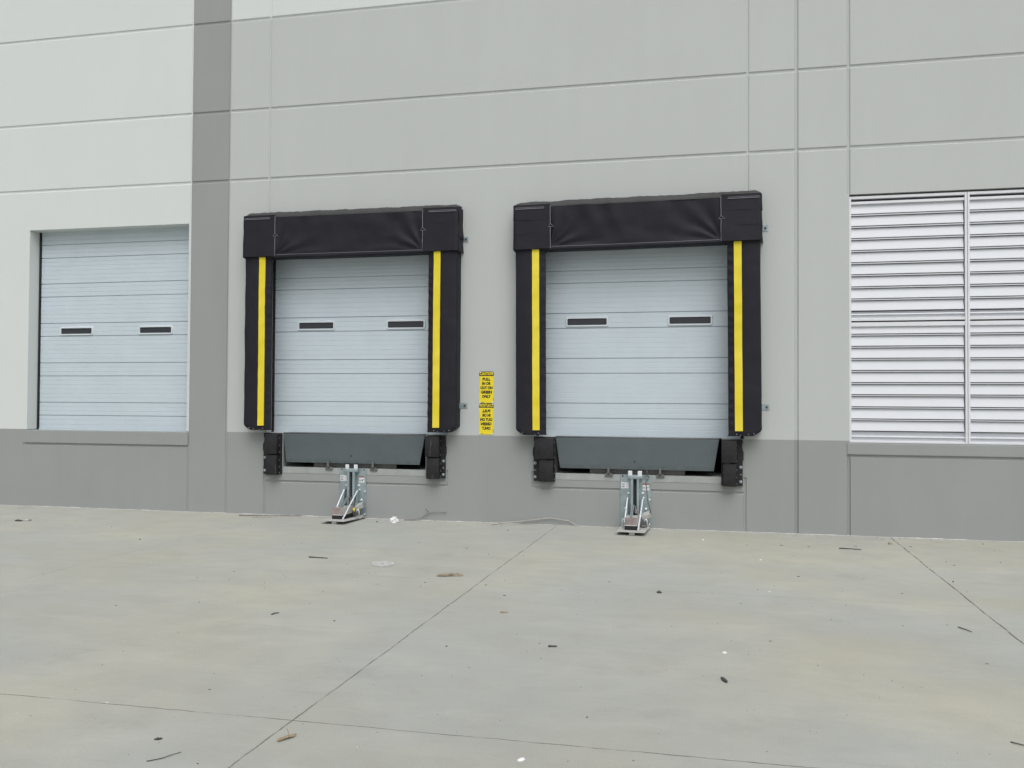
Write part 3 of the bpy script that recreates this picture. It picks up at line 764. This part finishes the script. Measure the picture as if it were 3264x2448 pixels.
# ---------------------------------------------------------------- litter on the apron
def stick(name, label, cat, pts, r, mat, group=None):
    m = MB(); P = [Vector(p) for p in pts]; Q = []
    for a, b in zip(P, P[1:]):
        for k in range(4): Q.append(a.lerp(b, k/4))
    Q.append(P[-1])
    for i in range(1, len(Q)-1): Q[i] = Q[i]+Vector((noise.noise(Q[i]*9), noise.noise(Q[i]*9+Vector((5, 5, 5))), .3*noise.noise(Q[i]*7)))*r*.9
    rr = [r*(1-.35*i/len(Q))*(1+.25*noise.noise((i*.8, r*100, 2))) for i in range(len(Q))]
    c = Q[0].copy(); m.tube([q-c for q in Q], rr, 7)
    o = m.build(name, mat, None, True); o.location = c
    return tag(o, label, cat, group)
b = stick('branch', 'long pale bent branch leaning against the wall between the two restraints', 'branch',
      [(-3.10, -.20, .010), (-3.0, -.09, .018), (-2.704, -.035, .045), (-2.309, -.025, .102), (-2.05, -.03, .070), (-1.93, -.05, .012)], .0085, 'stickpale')
m = MB(); m.tube([(-.005, -.012, 0), (-.02, -.05, -.004), (-.03, -.07, -.006)], .005, 6); o = m.build('side_twig', 'stickpale', b, True); o.location = (.10, .10, .008)
b = stick('branch', 'crooked forked twig resting against the wall beside the crumpled paper', 'branch',
      [(-4.42, -.06, .008), (-4.25, -.035, .012), (-4.20, -.03, .022), (-4.06, -.02, .112), (-3.93, -.018, .128), (-3.80, -.02, .128)], .0062, 'stickgrey')
m = MB(); m.tube([(.35, .04, .112), (.33, .03, .145), (.31, .02, .165)], .0035, 6); m.build('side_twig', 'stickdark', b, True)
stick('branch', 'long straight grey stick lying along the wall left of the left restraint', 'branch', [(-6.90, -.24, .010), (-6.45, -.19, .018), (-6.0, -.06, .016)], .008, 'stickgrey')
stick('branch', 'thin pale stick crossing under the long grey stick by the wall', 'branch', [(-6.60, -.40, .006), (-6.34, -.20, .008), (-6.05, -.12, .008)], .005, 'stickpale')
stick('stick', 'straight dark stick lying in front of the left restraint', 'stick', [(-4.36, -3.255, .008), (-4.25, -3.262, .009), (-4.13, -3.28, .008)], .006, 'stickdark')
stick('stick', 'short curved dark twig on bare concrete left of the long joint', 'stick', [(-3.472, -5.78, .005), (-3.466, -5.735, .006), (-3.44, -5.715, .005)], .005, 'stickdark')
stick('stick', 'thin crooked stick near the bottom left edge of the apron', 'stick', [(-2.624, -8.606, .004), (-2.575, -8.56, .005), (-2.548, -8.505, .006), (-2.529, -8.471, .005)], .0022, 'stickdark')
stick('stick', 'dark straight stick just left of the right-hand joint', 'stick', [(1.738, -4.873, .007), (1.77, -4.94, .008), (1.80, -5.006, .007)], .0042, 'stickdark')
stick('stick', 'dark stick running out at the lower right edge', 'stick', [(1.405, -7.365, .006), (1.435, -7.39, .007), (1.475, -7.415, .006)], .0032, 'stickdark')
stick('stick', 'dark knotty stick with a pale chip on it near the wall by the louver', 'stick', [(1.32, -1.135, .009), (1.44, -1.155, .012), (1.56, -1.175, .009)], .0065, 'stickdark')
stick('stick', 'thick dark stub of twig lying in the middle of the apron', 'stick', [(-1.175, -6.172, .008), (-1.147, -6.168, .009), (-1.117, -6.158, .007)], .0065, 'stickdark')

def lump(name, mat, size, seed, flat=.6, sub=2, amp=.35, smooth=True):
    bm = bmesh.new(); bmesh.ops.create_icosphere(bm, subdivisions=sub, radius=1)
    for v in bm.verts:
        n = 1+amp*noise.noise(v.co*1.6+Vector((seed*3.1, seed, 0)))
        v.co = Vector((v.co.x*n*size[0], v.co.y*n*size[1], max(-.35, v.co.z)*n*size[2]))
    me = bpy.data.meshes.new(name); bm.to_mesh(me); bm.free(); me.materials.append(MAT[mat])
    if smooth:
        for p in me.polygons: p.use_smooth = True
    return me
def put(name, me, loc, rz=0, label=None, cat=None, group=None, s=1):
    o = bpy.data.objects.new(name, me); COL.objects.link(o); o.location = loc; o.rotation_euler.z = rz; o.scale = (s, s, s)
    return tag(o, label, cat, group)
# crumpled paper ball
bm = bmesh.new(); bmesh.ops.create_icosphere(bm, subdivisions=3, radius=1)
for v in bm.verts:
    n = 1+.55*noise.noise(v.co*2.3)+.30*noise.cell(v.co*2.1); v.co = Vector((v.co.x*n*.046, v.co.y*n*.04, v.co.z*n*.042))
me = bpy.data.meshes.new('crumpled_paper'); bm.to_mesh(me); bm.free(); me.materials.append(MAT['paper'])
put('crumpled_paper', me, (-4.46, -.34, .034), .4, 'crumpled white paper ball on the apron beside the left restraint', 'paper')
# clear plastic film
m = MB(); m.grid(lambda u, v: ((u-.5)*.23*(1-.3*abs(v-.5)), (v-.5)*.30*(1-.5*abs(u-.5)), .004+.028*abs(noise.noise((u*3, v*3, 2)))+.012*abs(noise.noise((u*9, v*9, 4)))), 18, 18)
o = m.build('plastic_film', 'film', None, 30); o.location = (-3.43, -3.47, .002); o.rotation_euler.z = .5; tag(o, 'scrap of clear plastic film lying flat on the apron', 'litter')
# clump of dry leaf
m = MB(); rg = random.Random(11)
for i in range(46):
    t = rg.random(); x = (t-.5)*.22+.01*rg.uniform(-1, 1); y = .028*rg.uniform(-1, 1)+.03*(t-.5); z = .006+.018*math.sin(t*math.pi)*rg.random()
    a = rg.uniform(-.5, .5); l = rg.uniform(.02, .055); wv = rg.uniform(.003, .008)
    d = Vector((math.cos(a), math.sin(a), rg.uniform(-.15, .2)))*l; n = Vector((-math.sin(a), math.cos(a), .4))*wv; c = Vector((x, y, z))
    m.quad(c-d-n*.3, c-n, c+d, c+n)
o = m.build('leaf_pile', 'tan'); o.location = (-2.585, -3.875, .002); o.rotation_euler.z = .3; tag(o, 'clump of dry tan leaf litter beside the long joint', 'leaf litter')
put('dry_leaf', lump('dry_leaf', 'tan', (.032, .020, .008), 4, .6, 2, .7), (-1.716, -5.243, .003), .3, 'small curled tan leaf alone in the middle of the apron', 'leaf')
put('dry_leaf', lump('dry_leaf', 'tan', (.020, .016, .022), 9, .6, 2, .8), (1.965, -.60, .006), .9, 'brown curled leaf at the top of the right-hand joint by the wall', 'leaf')
put('dry_leaf', lump('dry_leaf', 'stickdark', (.018, .008, .007), 13, .6, 2, .9), (-2.742, -8.344, .003), .5, 'dark shrivelled leaf near the bottom left corner', 'leaf')
# splintered wood
m = MB()
rg = random.Random(4)
for i in range(9):
    y0 = rg.uniform(-.010, .010); z0 = rg.uniform(.002, .012); a0 = -.055+rg.uniform(-.004, .02); a1 = .055-rg.uniform(-.004, .022); r0 = rg.uniform(.002, .0045)
    m.tube([(a0, y0, z0), (a0+.015, y0+rg.uniform(-.002, .002), z0+.002), (0, y0+rg.uniform(-.002, .002), z0+rg.uniform(0, .003)), (a1-.02, y0, z0+.001), (a1, y0+rg.uniform(-.003, .003), z0)], [r0*.25, r0*.9, r0, r0*.9, r0*.3], 5)
m.tube([(.018, .01, .012), (.022, .02, .030), (.018, .026, .040)], .0018, 5)
o = m.build('wood_chunk', 'wood'); o.location = (-2.123, -8.187, .003); o.rotation_euler.z = R(62); tag(o, 'splintered tan chunk of wood next to the crossing of two joints', 'wood')
# pale flattened litter far left
put('litter_scrap', lump('litter_scrap', 'stickpale', (.06, .022, .016), 21, .5, 2, .8), (-9.45, -1.50, .006), .5, 'pale scrap of litter near the wall under the far left door', 'litter')
put('litter_scrap', lump('litter_scrap', 'stickdark', (.05, .022, .018), 22, .5, 2, .8), (-9.52, -1.57, .006), .2, 'dark scrap of leaf beside the pale litter at far left', 'litter')
put('feather', lump('feather', 'grit', (.050, .013, .010), 31, .5, 2, .3), (.010, -6.665, .006), R(-70), 'black feather-like sliver on the right part of the apron', 'litter')
put('pebble', lump('pebble', 'grit', (.022, .019, .016), 33, .5, 2, .3), (-.55, -4.163, .005), 0, 'rounded dark pebble, largest on the apron', 'pebble')
put('shell', lump('shell', 'paper', (.026, .014, .010), 37, .5, 2, .35), (-.926, -8.17, .003), R(58), 'white shell-like chip near the bottom edge of the apron', 'chip')
put('pebble', lump('pebble', 'pale_chip', (.019, .013, .011), 39, .5, 2, .3), (WX, WY, .003), .2, 'pale oval pebble left of the black sliver', 'pebble')

DARK="-8.79,-1.34,s -6.88,-2.61,b -6.58,-2.24,s -7.94,-1.71,s -6.23,-1.12,s -5.02,-2.54,s -4.87,-2.38,s -6.40,-4.80,s -6.15,-5.25,s -5.65,-5.42,s -4.71,-4.20,e -4.88,-4.57,s -4.54,-4.57,s -4.14,-4.64,s -4.03,-4.85,s -4.15,-4.25,s -4.09,-4.33,s -4.86,-5.80,e -4.27,-5.52,e -3.96,-5.44,s -4.01,-5.67,s -3.96,-5.61,s -3.36,-5.33,s -3.46,-4.85,s -2.91,-5.85,s -4.30,-7.17,s -4.24,-7.14,s -3.85,-7.30,e -3.81,-7.56,s -3.87,-6.44,s -3.93,-6.98,s -2.92,-7.58,e -3.28,-7.15,s -3.07,-7.28,s -2.56,-7.61,s -3.60,-8.21,e -3.77,-7.90,s -2.85,-8.04,s -3.24,-8.16,s -2.78,-8.22,s -2.71,-8.38,s -2.40,-8.53,s -2.38,-8.57,b -2.76,-8.55,s -2.19,-7.90,s -2.14,-7.97,s -2.42,-6.86,s -2.30,-7.73,s -3.68,-7.76,s -3.03,-7.93,s -3.55,-1.94,s -2.87,-2.25,e -2.76,-0.67,e -2.53,-2.56,s -2.14,-2.55,s -3.81,-3.50,s -3.38,-3.96,s -3.33,-3.91,s -3.46,-4.19,s -2.71,-4.25,e -2.70,-4.40,s -2.01,-3.97,s -2.13,-4.22,e -2.22,-5.11,e -3.11,-4.43,s -2.85,-5.58,s -2.91,-5.84,e -1.37,-1.78,s -1.04,-3.79,e -1.86,-4.62,e -1.54,-4.80,s -1.86,-6.33,b -1.17,-6.46,s -1.25,-6.10,s -1.29,-6.32,s -1.63,-6.96,s -2.03,-7.26,s -2.42,-6.86,s -1.81,-7.01,s -1.57,-6.78,s -1.46,-5.89,s -1.05,-4.66,s -1.25,-4.34,s -0.38,-5.37,s -0.71,-7.51,b -0.32,-7.66,s -1.33,-7.88,s -1.15,-7.67,s -1.50,-7.66,s -1.72,-7.99,s -0.35,-6.53,s -0.41,-5.98,s -0.82,-7.00,s -0.41,-8.05,e -0.71,-8.13,s -1.13,-5.17,s -1.42,-4.25,s -4.72,-0.33,b 0.28,-1.13,s 0.68,-1.05,e 0.99,-1.06,e 1.54,-0.88,e 2.17,-0.76,e 0.76,-1.80,s 1.50,-1.75,s -0.01,-3.04,s 0.72,-3.05,e 1.33,-3.00,s 0.47,-3.58,s 0.31,-3.80,s 1.05,-3.68,s 3.05,-0.86,s 2.90,-1.67,s 2.37,-1.98,e 2.34,-1.77,s 2.14,-2.95,b 1.56,-3.65,e -0.09,-4.07,s -0.23,-4.05,s 0.15,-4.44,s 0.73,-4.37,s 1.01,-4.27,s 0.06,-5.68,s -0.04,-5.20,s 0.25,-5.87,s 0.17,-6.02,s 0.60,-6.19,s 0.33,-5.64,e 1.34,-4.92,s 1.68,-4.80,s 1.01,-6.42,s 1.05,-6.54,s 1.16,-6.51,s 0.88,-6.78,s 0.86,-6.33,s -0.12,-6.59,s 1.68,-5.88,e 0.44,-7.44,s 0.47,-7.45,s 0.66,-7.14,s 0.13,-7.20,s 0.17,-7.17,s 1.11,-7.58,s 1.26,-7.55,s 0.21,-7.78,s 0.83,-4.84,s 2.15,-3.42,s"
PALE="-4.97,-4.86,s -4.09,-6.75,s -3.35,-7.92,e -7.39,-2.28,s -5.57,-3.75,s -5.81,-3.94,s -3.46,-8.53,s -3.71,-8.18,s -3.62,-5.66,s -3.96,-2.68,s -2.90,-5.57,s -1.87,-7.71,s -1.46,-7.61,s -1.81,-8.09,s -1.74,-8.20,b -1.61,-3.87,s -0.24,-0.88,e 0.40,-2.18,e 0.41,-3.86,b 0.01,-6.04,b 0.16,-5.90,s 2.10,-1.22,s 2.07,-2.23,s"

# ---- counted grit, twig bits and chips: every one an object
GR = [lump('grit', 'grit', (1, .8, .6), k, .6, 1, .5) for k in range(5)]
TW = [lump('twig_bit', 'stickdark', (1, .22, .2), 50+k, .6, 1, .4) for k in range(3)]
CH = [lump('pale_chip', 'pale_chip', (1, .7, .45), 70+k, .6, 1, .4) for k in range(3)]
rg = random.Random(5)
for t in DARK.split():
    x, y, k = t.split(','); x, y = float(x), float(y); dep = 12.42+y; px = dep/1974.
    if k == 'e': put('twig_bit', rg.choice(TW), (x, y, .003), rg.uniform(-.5, .7), 'short dark bit of twig lying on the concrete apron', 'twig', 'short dark bits of twig on the apron', px*rg.uniform(2.8, 4))
    else:
        s = px*(2.7 if k == 'b' else rg.uniform(.95, 1.5))
        put('grit', rg.choice(GR), (x, y, s*.25), rg.uniform(0, 3), 'small dark speck of grit lying on the concrete apron', 'grit', 'dark specks of grit on the apron', s)
for q in range(26):     # fine grit collected along the foot of the wall
    x = rg.choice((rg.uniform(.4, 3.6), rg.uniform(-9, 3.6))); y = -.04-abs(rg.gauss(0, .22)); s = (12.42+y)/1974.*rg.uniform(.7, 1.3)
    put('grit', rg.choice(GR), (x, y, s*.25), rg.uniform(0, 3), 'small dark speck of grit lying on the concrete apron', 'grit', 'dark specks of grit on the apron', s)
for t in PALE.split():
    x, y, k = t.split(','); x, y = float(x), float(y); dep = 12.42+y; px = dep/1974.
    s = px*{'s': 1.35, 'b': 2.7, 'e': 4.0}[k]
    put('pale_chip', rg.choice(CH), (x, y, s*.2), rg.uniform(-.4, .6), 'small pale chip of stone lying on the concrete apron', 'chip', 'pale chips of stone on the apron', s)
